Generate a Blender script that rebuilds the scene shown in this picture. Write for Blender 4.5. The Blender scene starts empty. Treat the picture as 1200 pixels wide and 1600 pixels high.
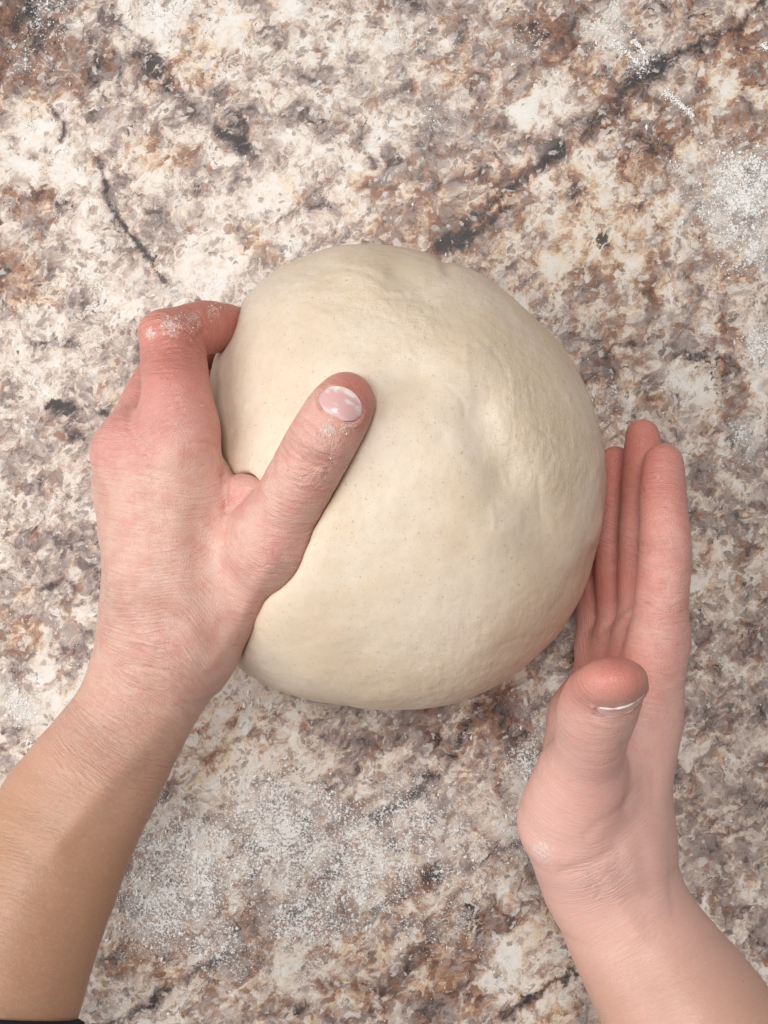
import bpy, math, random
import numpy as np

random.seed(7)
RNG = np.random.default_rng(7)
scene = bpy.context.scene
COL = scene.collection

# ------------------------------------------------------------------ camera, world, lights
CAM_H = 450.0            # mm above the counter
FPX = 1700.0             # focal length in photo pixels (1200 x 1600)
cam_data = bpy.data.cameras.new("camera")
cam = bpy.data.objects.new("camera", cam_data)
COL.objects.link(cam)
cam.location = (0, 0, CAM_H / 1000)
cam.rotation_euler = (0, 0, 0)
cam_data.sensor_fit = 'AUTO'
cam_data.sensor_width = 36
cam_data.lens = 36 * FPX / 1600
cam_data.clip_start = 0.01
cam_data.clip_end = 50
scene.camera = cam

world = bpy.data.worlds.new("World")
scene.world = world
world.use_nodes = True
bg = world.node_tree.nodes["Background"]
bg.inputs[0].default_value = (1.0, 0.95, 0.91, 1)
bg.inputs[1].default_value = 0.20


def area(name, loc, target, size, power, color):
    d = bpy.data.lights.new(name, 'AREA')
    d.shape = 'RECTANGLE'
    d.size, d.size_y = size
    d.energy = power
    d.color = color
    o = bpy.data.objects.new(name, d)
    COL.objects.link(o)
    o.location = loc
    from mathutils import Vector
    v = Vector(target) - Vector(loc)
    o.rotation_euler = v.to_track_quat('-Z', 'Y').to_euler()
    return o


area("window_light", (-0.95, -0.12, 0.85), (0, 0, 0.03), (0.9, 1.0), 12.0, (1.0, 0.985, 0.97))
area("ceiling_light", (-0.08, 0.42, 1.55), (0, 0, 0), (0.5, 0.5), 15.2, (1.0, 0.975, 0.945))

scene.view_settings.view_transform = 'Standard'
scene.view_settings.look = 'None'
scene.view_settings.exposure = 0
scene.view_settings.gamma = 1


# ------------------------------------------------------------------ helpers
def P(px, py, z):
    """A point seen at photo pixel (px, py) at height z mm -> millimetres."""
    k = (CAM_H - z) / FPX
    return np.array([(px - 600) * k, (800 - py) * k, z], dtype=np.float64)


def to_px(v):
    k = FPX / (CAM_H - v[:, 2])
    return 600 + v[:, 0] * k, 800 - v[:, 1] * k


def nrm(v):
    v = np.asarray(v, float)
    return v / np.linalg.norm(v)


_T = np.random.default_rng(11).random((64, 64, 64)).astype(np.float32)


def vnoise(p):
    """3-D value noise, p (n,3) -> -1..1"""
    i = np.floor(p).astype(np.int64)
    f = (p - i).astype(np.float32)
    f = f * f * f * (f * (f * 6 - 15) + 10)
    i0 = i & 63
    i1 = (i + 1) & 63
    r = 0
    for a in (0, 1):
        for b in (0, 1):
            for c in (0, 1):
                w = (f[:, 0] if a else 1 - f[:, 0]) * (f[:, 1] if b else 1 - f[:, 1]) * (f[:, 2] if c else 1 - f[:, 2])
                r = r + w * _T[(i1 if a else i0)[:, 0], (i1 if b else i0)[:, 1], (i1 if c else i0)[:, 2]]
    return r * 2 - 1


def fbm(p, o=3):
    r, a, s = 0, 1.0, 0
    for k in range(o):
        r = r + a * vnoise(p * (2.03 ** k) + 17.3 * k)
        s += a
        a *= 0.5
    return r / s


def sstep(a, b, x):
    t = np.clip((x - a) / (b - a), 0, 1)
    return t * t * (3 - 2 * t)


def smin(a, b, k):
    h = np.maximum(k - np.abs(a - b), 0) / k
    return np.minimum(a, b) - h * h * k * 0.25


def smax(a, b, k):
    return -smin(-a, -b, k)


class Field:
    """A signed distance field on a grid, in mm."""

    def __init__(self, lo, hi, h):
        self.lo = np.array(lo, float)
        self.h = h
        self.n = tuple(int(math.ceil((hi[i] - lo[i]) / h)) + 1 for i in range(3))
        self.d = np.full(self.n, 60.0, np.float32)
        self.ax = [(self.lo[i] + h * np.arange(self.n[i])).astype(np.float32) for i in range(3)]

    def box(self, lo, hi):
        s = []
        for i in range(3):
            a = int(np.clip(math.floor((lo[i] - self.lo[i]) / self.h), 0, self.n[i] - 1))
            b = int(np.clip(math.ceil((hi[i] - self.lo[i]) / self.h) + 1, a + 1, self.n[i]))
            s.append(slice(a, b))
        return tuple(s)

    def xyz(self, s):
        return (self.ax[0][s[0]][:, None, None], self.ax[1][s[1]][None, :, None], self.ax[2][s[2]][None, None, :])

    def cone(self, a, b, ra, rb, k=6.0, up=None, q=1.0, target=None, cut=False):
        """round cone from a to b; 'up' with q squashes the section along up"""
        a = np.asarray(a, float)
        b = np.asarray(b, float)
        m = max(ra, rb) + k + 6
        s = self.box(np.minimum(a, b) - m, np.maximum(a, b) + m)
        x, y, z = self.xyz(s)
        ba = b - a
        L2 = float(ba @ ba) + 1e-9
        t = np.clip(((x - a[0]) * ba[0] + (y - a[1]) * ba[1] + (z - a[2]) * ba[2]) / L2, 0, 1)
        dx = x - (a[0] + t * ba[0])
        dy = y - (a[1] + t * ba[1])
        dz = z - (a[2] + t * ba[2])
        if up is not None:
            u = nrm(up)
            c = dx * u[0] + dy * u[1] + dz * u[2]
            e = c * (1 / q - 1)
            dx, dy, dz = dx + e * u[0], dy + e * u[1], dz + e * u[2]
        d = np.sqrt(dx * dx + dy * dy + dz * dz) - (ra + t * (rb - ra))
        if up is not None:
            d = d * (0.5 + 0.5 * min(q, 1))
        tgt = self.d if target is None else target
        if cut:
            tgt[s] = smax(tgt[s], -d, k)
        else:
            tgt[s] = smin(tgt[s], d.astype(np.float32), k)

    def chain(self, pts, rad, k=6.0, up=None, q=1.0, target=None, sub=3):
        """a smooth tapered limb through the points"""
        P_ = [np.asarray(p, float) for p in pts]
        A, R = [], []
        for i in range(len(P_) - 1):
            p0, p1, p2, p3 = P_[max(i - 1, 0)], P_[i], P_[i + 1], P_[min(i + 2, len(P_) - 1)]
            for u in range(sub):
                t = u / sub
                cr = 0.5 * (2 * p1 + (p2 - p0) * t + (2 * p0 - 5 * p1 + 4 * p2 - p3) * t * t + (3 * p1 - p0 - 3 * p2 + p3) * t ** 3)
                A.append(0.6 * cr + 0.4 * (p1 + (p2 - p1) * t))
                e = t * t * (3 - 2 * t)
                R.append(rad[i] + (rad[i + 1] - rad[i]) * (0.5 * t + 0.5 * e))
        A.append(P_[-1])
        R.append(rad[-1])
        tmp = np.full(self.n, 60.0, np.float32)
        for i in range(len(A) - 1):
            self.cone(A[i], A[i + 1], R[i], R[i + 1], 1.0, up, q, tmp)
        tgt = self.d if target is None else target
        tgt[...] = smin(tgt, tmp, k)

    def ball(self, c, r, k=6.0, target=None, cut=False):
        r = np.ones(3) * r
        m = r.max() + k + 6
        s = self.box(np.asarray(c) - m, np.asarray(c) + m)
        x, y, z = self.xyz(s)
        x, y, z = x - c[0], y - c[1], z - c[2]
        k0 = np.sqrt((x / r[0]) ** 2 + (y / r[1]) ** 2 + (z / r[2]) ** 2) + 1e-6
        k1 = np.sqrt((x / r[0] ** 2) ** 2 + (y / r[1] ** 2) ** 2 + (z / r[2] ** 2) ** 2) + 1e-6
        d = k0 * (k0 - 1) / k1
        tgt = self.d if target is None else target
        if cut:
            tgt[s] = smax(tgt[s], -d, k)
        else:
            tgt[s] = smin(tgt[s], d.astype(np.float32), k)

    def sample(self, p):
        g = (p - self.lo) / self.h
        n = np.array(self.n)
        out = np.any((g < 0) | (g > n - 1.001), axis=1)
        g = np.clip(g, 0, n - 1.001)
        i = g.astype(np.int64)
        f = (g - i).astype(np.float32)
        r = 0
        for a in (0, 1):
            for b in (0, 1):
                for c in (0, 1):
                    w = (f[:, 0] if a else 1 - f[:, 0]) * (f[:, 1] if b else 1 - f[:, 1]) * (f[:, 2] if c else 1 - f[:, 2])
                    r = r + w * self.d[i[:, 0] + a, i[:, 1] + b, i[:, 2] + c]
        r[out] = 60
        return r

    def grad(self, p):
        e = self.h * 0.8
        g = np.empty((len(p), 3), np.float32)
        for i in range(3):
            o = np.zeros(3)
            o[i] = e
            g[:, i] = (self.sample(p + o) - self.sample(p - o)) / (2 * e)
        return g

    def blur(self, it=1):
        for _ in range(it):
            for a in range(3):
                self.d = self.d.swapaxes(0, a)
                c = self.d.copy()
                c[1:-1] = 0.25 * self.d[:-2] + 0.5 * self.d[1:-1] + 0.25 * self.d[2:]
                self.d = np.ascontiguousarray(c.swapaxes(0, a))

    def nets(self):
        d = self.d
        s = d < 0
        nx, ny, nz = d.shape
        cnt = np.zeros((nx - 1, ny - 1, nz - 1), np.uint8)
        sl = lambda a, n: slice(a, n - 1 + a)
        for a in (0, 1):
            for b in (0, 1):
                for c in (0, 1):
                    cnt += s[sl(a, nx), sl(b, ny), sl(c, nz)]
        act = (cnt > 0) & (cnt < 8)
        I = np.argwhere(act)
        ids = np.full(act.shape, -1, np.int32)
        ids[act] = np.arange(len(I))
        acc = np.zeros((len(I), 3))
        n = np.zeros(len(I))
        for ax in range(3):
            o1, o2 = [k for k in range(3) if k != ax]
            for u in (0, 1):
                for v in (0, 1):
                    A = I.copy()
                    A[:, o1] += u
                    A[:, o2] += v
                    B = A.copy()
                    B[:, ax] += 1
                    da = d[A[:, 0], A[:, 1], A[:, 2]]
                    db = d[B[:, 0], B[:, 1], B[:, 2]]
                    m = (da < 0) != (db < 0)
                    t = np.where(m, da / np.where(m, da - db, 1), 0)
                    pos = A.astype(float)
                    pos[:, ax] += t
                    acc[m] += pos[m]
                    n[m] += 1
        V = acc / n[:, None] * self.h + self.lo
        F = []
        for ax in range(3):
            o1, o2 = [(1, 2), (2, 0), (0, 1)][ax]
            lo = [slice(1, -1)] * 3
            hi = [slice(1, -1)] * 3
            lo[ax] = slice(0, -1)
            hi[ax] = slice(1, None)
            sa, sb = s[tuple(lo)], s[tuple(hi)]
            E = np.argwhere(sa != sb)
            inside = sa[E[:, 0], E[:, 1], E[:, 2]]
            off = np.ones(3, int)
            off[ax] = 0
            E = E + off
            q = []
            for (u, v) in ((-1, -1), (0, -1), (0, 0), (-1, 0)):
                C = E.copy()
                C[:, o1] += u
                C[:, o2] += v
                q.append(ids[C[:, 0], C[:, 1], C[:, 2]])
            q = np.stack(q, 1)
            q[~inside] = q[~inside][:, ::-1]
            F.append(q)
        F = np.concatenate(F)
        F = F[(F >= 0).all(1)]
        return V, F


def split_quads(V, F):
    e = np.concatenate([F[:, [0, 1]], F[:, [1, 2]], F[:, [2, 3]], F[:, [3, 0]]])
    e.sort(axis=1)
    key = e[:, 0].astype(np.int64) * len(V) + e[:, 1]
    uq, first, inv = np.unique(key, return_index=True, return_inverse=True)
    em = (V[e[first, 0]] + V[e[first, 1]]) * 0.5
    fm = V[F].mean(1)
    nV, nE, nF = len(V), len(uq), len(F)
    a, b, c, d = [nV + inv[i * nF:(i + 1) * nF] for i in range(4)]
    m = nV + nE + np.arange(nF)
    Q = np.concatenate([np.stack(x, 1) for x in
                        ((F[:, 0], a, m, d), (a, F[:, 1], b, m), (m, b, F[:, 2], c), (d, m, c, F[:, 3]))])
    return np.concatenate([V, em, fm]), Q


def project(field, V, it=3):
    for _ in range(it):
        g = field.grad(V)
        L = np.maximum((g * g).sum(1), 0.2)
        V = V - np.clip(field.sample(V) / L, -1.5, 1.5)[:, None] * g
    return V


def normals_of(field, V):
    g = field.grad(V)
    return g / np.maximum(np.linalg.norm(g, axis=1), 1e-6)[:, None]


def mesh_obj(name, V, F, mat, parent=None, attrs=None, cols=None, smooth=True):
    me = bpy.data.meshes.new(name)
    F = np.asarray(F)
    V = np.asarray(V, np.float32) * 0.001
    n = F.shape[1]
    me.vertices.add(len(V))
    me.vertices.foreach_set("co", V.ravel())
    me.loops.add(F.size)
    me.loops.foreach_set("vertex_index", F.ravel().astype(np.int32))
    me.polygons.add(len(F))
    me.polygons.foreach_set("loop_start", np.arange(0, F.size, n, dtype=np.int32))
    me.polygons.foreach_set("loop_total", np.full(len(F), n, np.int32))
    me.polygons.foreach_set("use_smooth", np.full(len(F), smooth, bool))
    me.update(calc_edges=True)
    me.validate()
    for k, a in (attrs or {}).items():
        t = me.attributes.new(k, 'FLOAT', 'POINT')
        t.data.foreach_set("value", np.asarray(a, np.float32))
    for k, c in (cols or {}).items():
        t = me.attributes.new(k, 'FLOAT_COLOR', 'POINT')
        c = np.concatenate([c, np.ones((len(c), 1))], 1).astype(np.float32)
        t.data.foreach_set("color", c.ravel())
    me.materials.append(mat)
    o = bpy.data.objects.new(name, me)
    COL.objects.link(o)
    if parent is not None:
        o.parent = parent
    return o


# ------------------------------------------------------------------ node helpers
class NT:
    def __init__(self, name):
        self.mat = bpy.data.materials.new(name)
        self.mat.use_nodes = True
        self.t = self.mat.node_tree
        self.t.nodes.clear()
        self.out = self.t.nodes.new("ShaderNodeOutputMaterial")
        self.b = self.t.nodes.new("ShaderNodeBsdfPrincipled")
        self.t.links.new(self.b.outputs[0], self.out.inputs[0])
        co = self.t.nodes.new("ShaderNodeTexCoord")
        self.mm = self.vmath('SCALE', co.outputs["Object"], scale=1000.0)

    def put(self, sock, v):
        if hasattr(v, "is_output") or isinstance(v, bpy.types.NodeSocket):
            self.t.links.new(v, sock)
        elif isinstance(v, (tuple, list)) and len(v) == 3 and sock.type == 'RGBA':
            sock.default_value = (*v, 1)
        else:
            sock.default_value = v

    def math(self, op, a, b=0.0, c=None, clamp=False):
        n = self.t.nodes.new("ShaderNodeMath")
        n.operation = op
        n.use_clamp = clamp
        self.put(n.inputs[0], a)
        self.put(n.inputs[1], b)
        if c is not None:
            self.put(n.inputs[2], c)
        return n.outputs[0]

    def vmath(self, op, a, b=None, scale=None):
        n = self.t.nodes.new("ShaderNodeVectorMath")
        n.operation = op
        self.put(n.inputs[0], a)
        if b is not None:
            self.put(n.inputs[1], b)
        if scale is not None:
            self.put(n.inputs["Scale"], scale)
        return n.outputs[0]

    def noise(self, vec, scale, detail=3, rough=0.5, dist=0.0, color=False):
        n = self.t.nodes.new("ShaderNodeTexNoise")
        self.put(n.inputs["Vector"], vec)
        n.inputs["Scale"].default_value = scale
        n.inputs["Detail"].default_value = detail
        n.inputs["Roughness"].default_value = rough
        n.inputs["Distortion"].default_value = dist
        return n.outputs["Color" if color else "Fac"]

    def voro(self, vec, scale, feature='F1', out="Distance", rand=1.0):
        n = self.t.nodes.new("ShaderNodeTexVoronoi")
        n.feature = feature
        self.put(n.inputs["Vector"], vec)
        n.inputs["Scale"].default_value = scale
        n.inputs["Randomness"].default_value = rand
        return n.outputs[out]

    def step(self, x, a, b, lo=0.0, hi=1.0):
        n = self.t.nodes.new("ShaderNodeMapRange")
        n.interpolation_type = 'SMOOTHSTEP'
        self.put(n.inputs[0], x)
        self.put(n.inputs[1], a)
        self.put(n.inputs[2], b)
        n.inputs[3].default_value = lo
        n.inputs[4].default_value = hi
        return n.outputs[0]

    def mix(self, f, a, b, mode='MIX'):
        n = self.t.nodes.new("ShaderNodeMix")
        n.data_type = 'RGBA'
        n.blend_type = mode
        self.put(n.inputs[0], f)
        self.put(n.inputs[6], a)
        self.put(n.inputs[7], b)
        return n.outputs[2]

    def attr(self, name, out="Fac"):
        n = self.t.nodes.new("ShaderNodeAttribute")
        n.attribute_name = name
        return n.outputs[out]

    def bump(self, h, strength, dist, prev=None):
        n = self.t.nodes.new("ShaderNodeBump")
        n.inputs["Strength"].default_value = strength
        n.inputs["Distance"].default_value = dist
        self.put(n.inputs["Height"], h)
        if prev is not None:
            self.put(n.inputs["Normal"], prev)
        return n.outputs[0]


# ------------------------------------------------------------------ countertop material
def counter_material():
    m = NT("speckled_stone_laminate")
    co = m.mm
    cen = (0.5, 0.5, 0.5)

    def warp(v, sc, amt, det=4):
        return m.vmath('ADD', v, m.vmath('SCALE', m.vmath('SUBTRACT', m.noise(v, sc, det, 0.6, color=True), cen), scale=amt))

    def sn(v, sc, det=6, rough=0.6, off=0.0, gain=1.0):
        """signed noise, roughly -1..1 times gain"""
        if off:
            v = m.vmath('ADD', v, (off, off * 0.37, off * 1.7))
        return m.math('MULTIPLY', m.math('SUBTRACT', m.noise(v, sc, det, rough), 0.5), 5.0 * gain)

    def add(*xs):
        r = xs[0]
        for x in xs[1:]:
            r = m.math('ADD', r, x)
        return r

    def mul(a, b):
        return m.math('MULTIPLY', a, b)
    # the print drifts along one diagonal
    rot = m.t.nodes.new("ShaderNodeVectorRotate")
    rot.rotation_type = 'Z_AXIS'
    rot.inputs["Angle"].default_value = math.radians(-40)
    m.put(rot.inputs["Vector"], co)
    an = m.vmath('MULTIPLY', rot.outputs[0], (0.88, 1.0, 1.0))
    c1 = warp(an, 0.08, 12.0)
    c2 = warp(c1, 0.45, 1.6, 3)
    c3 = warp(warp(c1, 0.25, 2.5, 3), 1.1, 1.5, 4)
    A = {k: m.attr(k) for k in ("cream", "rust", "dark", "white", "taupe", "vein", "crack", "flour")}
    pale = m.math('MAXIMUM', A["white"], mul(A["cream"], 0.8))

    # tone: 0 white ... 1 charcoal, clumps inside clumps
    def cells(v, sc, gain):
        sp = m.t.nodes.new("ShaderNodeSeparateColor")
        m.put(sp.inputs[0], m.voro(v, sc, out="Color"))
        return mul(m.math('SUBTRACT', sp.outputs[0], 0.5), gain)
    tone = add(0.395, sn(c2, 0.09, 8, 0.60, 0, 0.25), sn(co, 0.03, 2, 0.5, 40.0, 0.06),
               cells(c3, 0.15, 0.24), cells(m.vmath('ADD', c3, (13.0, 5.0, 2.0)), 0.40, 0.17), sn(c3, 0.5, 4, 0.6, 13.0, 0.06))
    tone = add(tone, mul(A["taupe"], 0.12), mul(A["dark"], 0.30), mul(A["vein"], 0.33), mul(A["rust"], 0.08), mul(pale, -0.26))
    # fine salt-and-pepper inside every patch
    tone = add(tone, cells(m.vmath('ADD', c3, (3.0, 55.0, 2.0)), 1.1, 0.09), sn(co, 1.8, 3, 0.65, 71.0, 0.035))
    ramp = m.t.nodes.new("ShaderNodeValToRGB")
    cr = ramp.color_ramp
    stops = [(0.00, (0.78, 0.76, 0.735)), (0.20, (0.76, 0.705, 0.65)), (0.34, (0.68, 0.585, 0.50)), (0.44, (0.50, 0.405, 0.35)),
             (0.57, (0.30, 0.24, 0.225)), (0.70, (0.145, 0.11, 0.10)), (0.86, (0.045, 0.037, 0.037))]
    while len(cr.elements) < len(stops):
        cr.elements.new(0.5)
    for e, (p, c) in zip(cr.elements, stops):
        e.position = p
        e.color = (*c, 1)
    m.put(ramp.inputs[0], tone)
    warm = m.t.nodes.new("ShaderNodeValToRGB")
    cr = warm.color_ramp
    stops = [(0.00, (0.77, 0.70, 0.61)), (0.20, (0.74, 0.60, 0.45)), (0.36, (0.53, 0.345, 0.23)), (0.48, (0.30, 0.155, 0.10)),
             (0.62, (0.18, 0.085, 0.055)), (0.85, (0.05, 0.035, 0.032))]
    while len(cr.elements) < len(stops):
        cr.elements.new(0.5)
    for e, (p, c) in zip(cr.elements, stops):
        e.position = p
        e.color = (*c, 1)
    m.put(warm.inputs[0], tone)
    hue = add(sn(c2, 0.13, 5, 0.6, 23.0, 0.5), cells(m.vmath('ADD', c3, (9.0, 31.0, 2.0)), 0.3, 0.5), mul(A["rust"], 0.85), mul(A["cream"], 0.42), mul(A["white"], -0.5), mul(A["flour"], -0.1), -0.12)
    col = m.mix(m.step(hue, -0.1, 0.55, 0.0, 0.88), ramp.outputs[0], warm.outputs[0])
    # soft mauve-grey clouds
    mg = m.step(m.noise(m.vmath('ADD', c2, (61.0, 17.0, 4.0)), 0.10, 6, 0.62), 0.52, 0.60, 0.0, 0.48)
    mg = mul(mg, m.step(m.math('MAXIMUM', A["vein"], A["dark"]), 0.1, 0.6, 1.0, 0.0))
    col = m.mix(mul(mg, m.step(pale, 0.0, 0.6, 1.0, 0.1)), col, m.mix(m.noise(c3, 0.7, 3), (0.30, 0.24, 0.225), (0.52, 0.45, 0.42)))
    # wisps: thin dark contours that outline the patches
    for sc, w, off, amt in ((0.11, 0.020, 51.0, 0.55), (0.24, 0.022, 87.0, 0.5)):
        n = m.noise(m.vmath('ADD', c2, (off, off, off)), sc, 5, 0.6)
        d = m.math('ABSOLUTE', m.math('SUBTRACT', n, 0.5))
        k = mul(m.step(d, 0.0, w, 1.0, 0.0), m.step(m.noise(co, 0.07, 4, 0.6), 0.46, 0.60))
        col = m.mix(mul(k, amt), col, (0.16, 0.12, 0.105))
    # angular mineral flecks with crisp edges
    for sc, off, hi, lowf in ((0.30, 7.0, 0.86, 0.30), (0.55, 47.0, 0.84, 0.26)):
        v3 = m.vmath('ADD', warp(warp(c1, 0.5, 1.2, 2), 1.6, 0.7, 3), (off, off * 0.4, off * 0.9))
        sp = m.t.nodes.new("ShaderNodeSeparateColor")
        m.put(sp.inputs[0], m.voro(v3, sc, out="Color"))
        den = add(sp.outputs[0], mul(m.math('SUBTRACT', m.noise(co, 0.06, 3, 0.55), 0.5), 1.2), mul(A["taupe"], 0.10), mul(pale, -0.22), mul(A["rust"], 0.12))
        cell = m.step(m.voro(v3, sc), 0.50, 0.60, 1.0, 0.25)
        k = mul(m.step(den, hi, hi + 0.03), cell)
        fc = m.mix(m.step(sp.outputs[1], 0.3, 0.8), (0.33, 0.265, 0.235), (0.13, 0.098, 0.088))
        fc = m.mix(m.step(add(sp.outputs[2], mul(A["rust"], 0.5)), 0.72, 0.78), fc, (0.29, 0.145, 0.09))
        col = m.mix(mul(k, 0.62), col, fc)
        k2 = mul(m.step(add(sp.outputs[0], mul(pale, -0.15)), 0.06, 0.03), cell)
        col = m.mix(mul(k2, 0.55), col, (0.76, 0.715, 0.665))
    # pepper crystals in loose swarms
    pk = add(sn(c3, 0.55, 5, 0.65, 5.0, 0.5), sn(co, 0.06, 3, 0.5, 3.0, 0.35), mul(A["dark"], 0.55), mul(A["vein"], 0.36), mul(pale, -0.05), 0.05)
    col = m.mix(m.step(pk, 0.50, 0.72, 0.0, 0.9), col, (0.05, 0.042, 0.042))
    # chalk white flecks
    wk = sn(c3, 0.42, 6, 0.65, 33.0, 0.5)
    col = m.mix(m.step(wk, 0.44, 0.56, 0.0, 0.8), col, (0.75, 0.725, 0.69))
    # hairline of the long cracks
    vn = mul(A["crack"], m.step(m.noise(c2, 0.4, 5, 0.7), 0.34, 0.56))
    col = m.mix(m.step(vn, 0.15, 0.9, 0.0, 0.75), col, (0.06, 0.05, 0.05))
    # film of flour, a fine broken powder
    fl = add(sn(co, 1.1, 4, 0.75, 19.0, 0.95), sn(co, 0.12, 3, 0.5, 29.0, 0.28), mul(A["flour"], 0.95), -0.72)
    fm = mul(m.step(fl, -0.05, 0.30), m.step(A["flour"], 0.05, 0.35))
    col = m.mix(mul(fm, 0.92), col, (0.85, 0.84, 0.82))
    col = m.mix(m.step(A["flour"], 0.25, 1.0, 0.0, 0.12), col, (0.82, 0.80, 0.775))
    m.put(m.b.inputs["Base Color"], col)
    rough = add(0.45, mul(fm, 0.4))
    m.put(m.b.inputs["Roughness"], rough)
    m.b.inputs["Specular IOR Level"].default_value = 0.24
    h = add(mul(m.noise(co, 1.0, 3), 0.15), fm)
    m.put(m.b.inputs["Normal"], m.bump(h, 0.6, 0.0003))
    return m.mat


# painted layout of the stone pattern, plus light falloff at right (photo pixels on the counter plane)
BLOBS = {
    "cream": [(940, 330, 110, 1), (860, 420, 60, .9), (290, 105, 60, .8), (335, 40, 55, .9), (330, 1150, 90, .9), (560, 300, 40, .7),
              (220, 240, 40, .6), (1130, 130, 40, .8), (640, 1400, 60, .7), (560, 1500, 60, .5), (460, 1180, 50, .5), (850, 1480, 70, .8),
              (70, 200, 40, .6), (700, 110, 40, .6), (990, 700, 60, .5), (1130, 900, 60, .5), (1160, 560, 60, .5), (60, 1000, 40, .5),
              (1040, 240, 50, .6), (250, 420, 30, .5), (860, 1560, 60, .6)],
    "white": [(870, 150, 42, 1), (820, 175, 25, 1), (600, 215, 28, 1), (60, 215, 60, .9), (240, 30, 50, .9), (60, 570, 70, .7),
              (160, 470, 70, .6), (130, 330, 50, .6), (330, 430, 60, .8), (480, 240, 40, .5), (800, 1510, 45, 1), (1080, 600, 50, .6),
              (160, 1090, 40, .8), (60, 1110, 50, .7), (330, 30, 30, .5), (1030, 80, 30, 1), (430, 330, 60, .7), (560, 60, 60, .6),
              (520, 150, 40, .5), (230, 1580, 50, .7), (470, 1520, 40, .7), (960, 60, 40, .5)],
    "rust": [(900, 80, 220, .35), (40, 100, 120, .5), (700, 350, 130, .55), (1130, 150, 160, .4), (450, 1480, 250, .35), (960, 420, 130, .35), (680, 1540, 200, .4), (760, 1130, 90, .35), (960, 600, 90, .4),(400, 385, 34, 1), (455, 300, 34, .7), (20, 80, 60, .8), (50, 150, 40, .7), (25, 430, 50, 1), (60, 330, 40, .6),
             (620, 375, 60, .8), (700, 350, 50, 1), (790, 300, 60, .8), (850, 70, 60, .9), (900, 110, 40, .7), (1160, 80, 60, .9),
             (885, 345, 22, 1), (905, 420, 20, 1), (1010, 440, 40, .8), (1140, 420, 45, .9), (970, 120, 30, .8), (960, 170, 35, .8),
             (740, 150, 30, .5), (720, 40, 30, .5), (1170, 200, 40, .8), (1120, 260, 40, .6), (25, 985, 40, .7), (230, 1480, 60, .8),
             (200, 1330, 30, .4), (700, 1520, 80, .8), (620, 1380, 50, .5), (900, 1400, 60, .6), (280, 110, 30, .4), (240, 245, 20, .9),
             (290, 245, 20, .8), (580, 155, 16, 1), (590, 30, 20, .8), (165, 260, 40, .3), (780, 1090, 40, .8), (960, 520, 50, .5),
             (1140, 520, 30, .8), (1120, 640, 40, .6), (970, 680, 50, .6), (560, 1270, 30, .4), (400, 1110, 20, .4), (980, 1590, 50, .5),
             (1000, 260, 40, .6), (660, 1090, 25, .7), (330, 1190, 14, .9), (355, 1165, 14, .8)],
    "dark": [(95, 640, 20, 1.3), (112, 672, 15, 1.3), (40, 20, 60, .8), (240, 100, 25, .9), (365, 210, 30, .9), (850, 60, 40, .4),
             (895, 295, 14, 1), (950, 370, 12, 1.2), (985, 320, 25, .5), (870, 240, 25, .7), (1010, 110, 40, .8), (1175, 270, 25, .7),
             (715, 372, 26, .7), (165, 640, 14, .9), (70, 760, 20, .7), (330, 120, 30, .5), (470, 180, 30, .4), (1090, 570, 20, .6),
             (940, 540, 20, .6), (100, 330, 18, .9), (780, 190, 22, .5), (710, 130, 22, .5), (970, 235, 35, .7), (1030, 230, 25, .6),
             (600, 230, 18, .5), (120, 110, 40, .4), (130, 470, 40, .4), (740, 1430, 30, .6), (850, 1360, 40, .5), (800, 1130, 40, .5),
             (720, 180, 40, .4), (880, 60, 30, .5)],
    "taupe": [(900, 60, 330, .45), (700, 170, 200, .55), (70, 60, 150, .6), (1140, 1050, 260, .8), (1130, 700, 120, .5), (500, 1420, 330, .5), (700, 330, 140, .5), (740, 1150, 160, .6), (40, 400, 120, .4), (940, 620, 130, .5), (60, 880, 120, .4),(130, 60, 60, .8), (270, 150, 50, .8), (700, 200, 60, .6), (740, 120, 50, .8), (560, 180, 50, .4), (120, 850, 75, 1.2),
              (1130, 1100, 130, .9), (1130, 800, 90, .8), (1140, 1280, 120, .7), (1000, 560, 80, .5), (660, 1170, 90, .8), (540, 1150, 50, .5),  # right-hand taupe is part stone, part painted falloff of the window light
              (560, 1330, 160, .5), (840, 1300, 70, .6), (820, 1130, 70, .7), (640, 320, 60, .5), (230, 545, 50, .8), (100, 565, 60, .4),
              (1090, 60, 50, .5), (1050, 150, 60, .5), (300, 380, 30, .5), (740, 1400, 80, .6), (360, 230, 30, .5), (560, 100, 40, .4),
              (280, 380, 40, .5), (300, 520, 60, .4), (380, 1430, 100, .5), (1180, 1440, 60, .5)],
    "flour": [(1160, 290, 75, 1.1), (1060, 260, 30, .6), (1150, 250, 50, .7), (1165, 380, 60, .9), (950, 50, 45, .8), (820, 70, 40, .6),
              (1000, 95, 30, .7), (1190, 540, 45, .9), (1060, 300, 30, .5), (300, 1350, 120, .95), (440, 1300, 120, 1.0), (250, 1420, 80, 1.1),
              (560, 1350, 120, .92), (480, 1420, 90, .85), (640, 1290, 100, .75), (830, 1210, 60, .9), (820, 1300, 60, .7), (850, 1150, 40, .7),
              (340, 1480, 70, .7), (680, 1430, 90, .5), (870, 1080, 30, .6), (960, 630, 30, .6), (1170, 680, 40, .8), (690, 190, 50, .5),
              (670, 60, 60, .4), (80, 30, 60, .5), (40, 100, 40, .5), (30, 1100, 40, .8), (1040, 1410, 30, .8), (220, 1300, 50, .9),
              (400, 1100, 30, .8), (700, 1330, 90, .6), (180, 200, 40, .25), (560, 120, 40, .3), (1120, 330, 50, .8), (760, 1500, 60, .35)],
}
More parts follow.
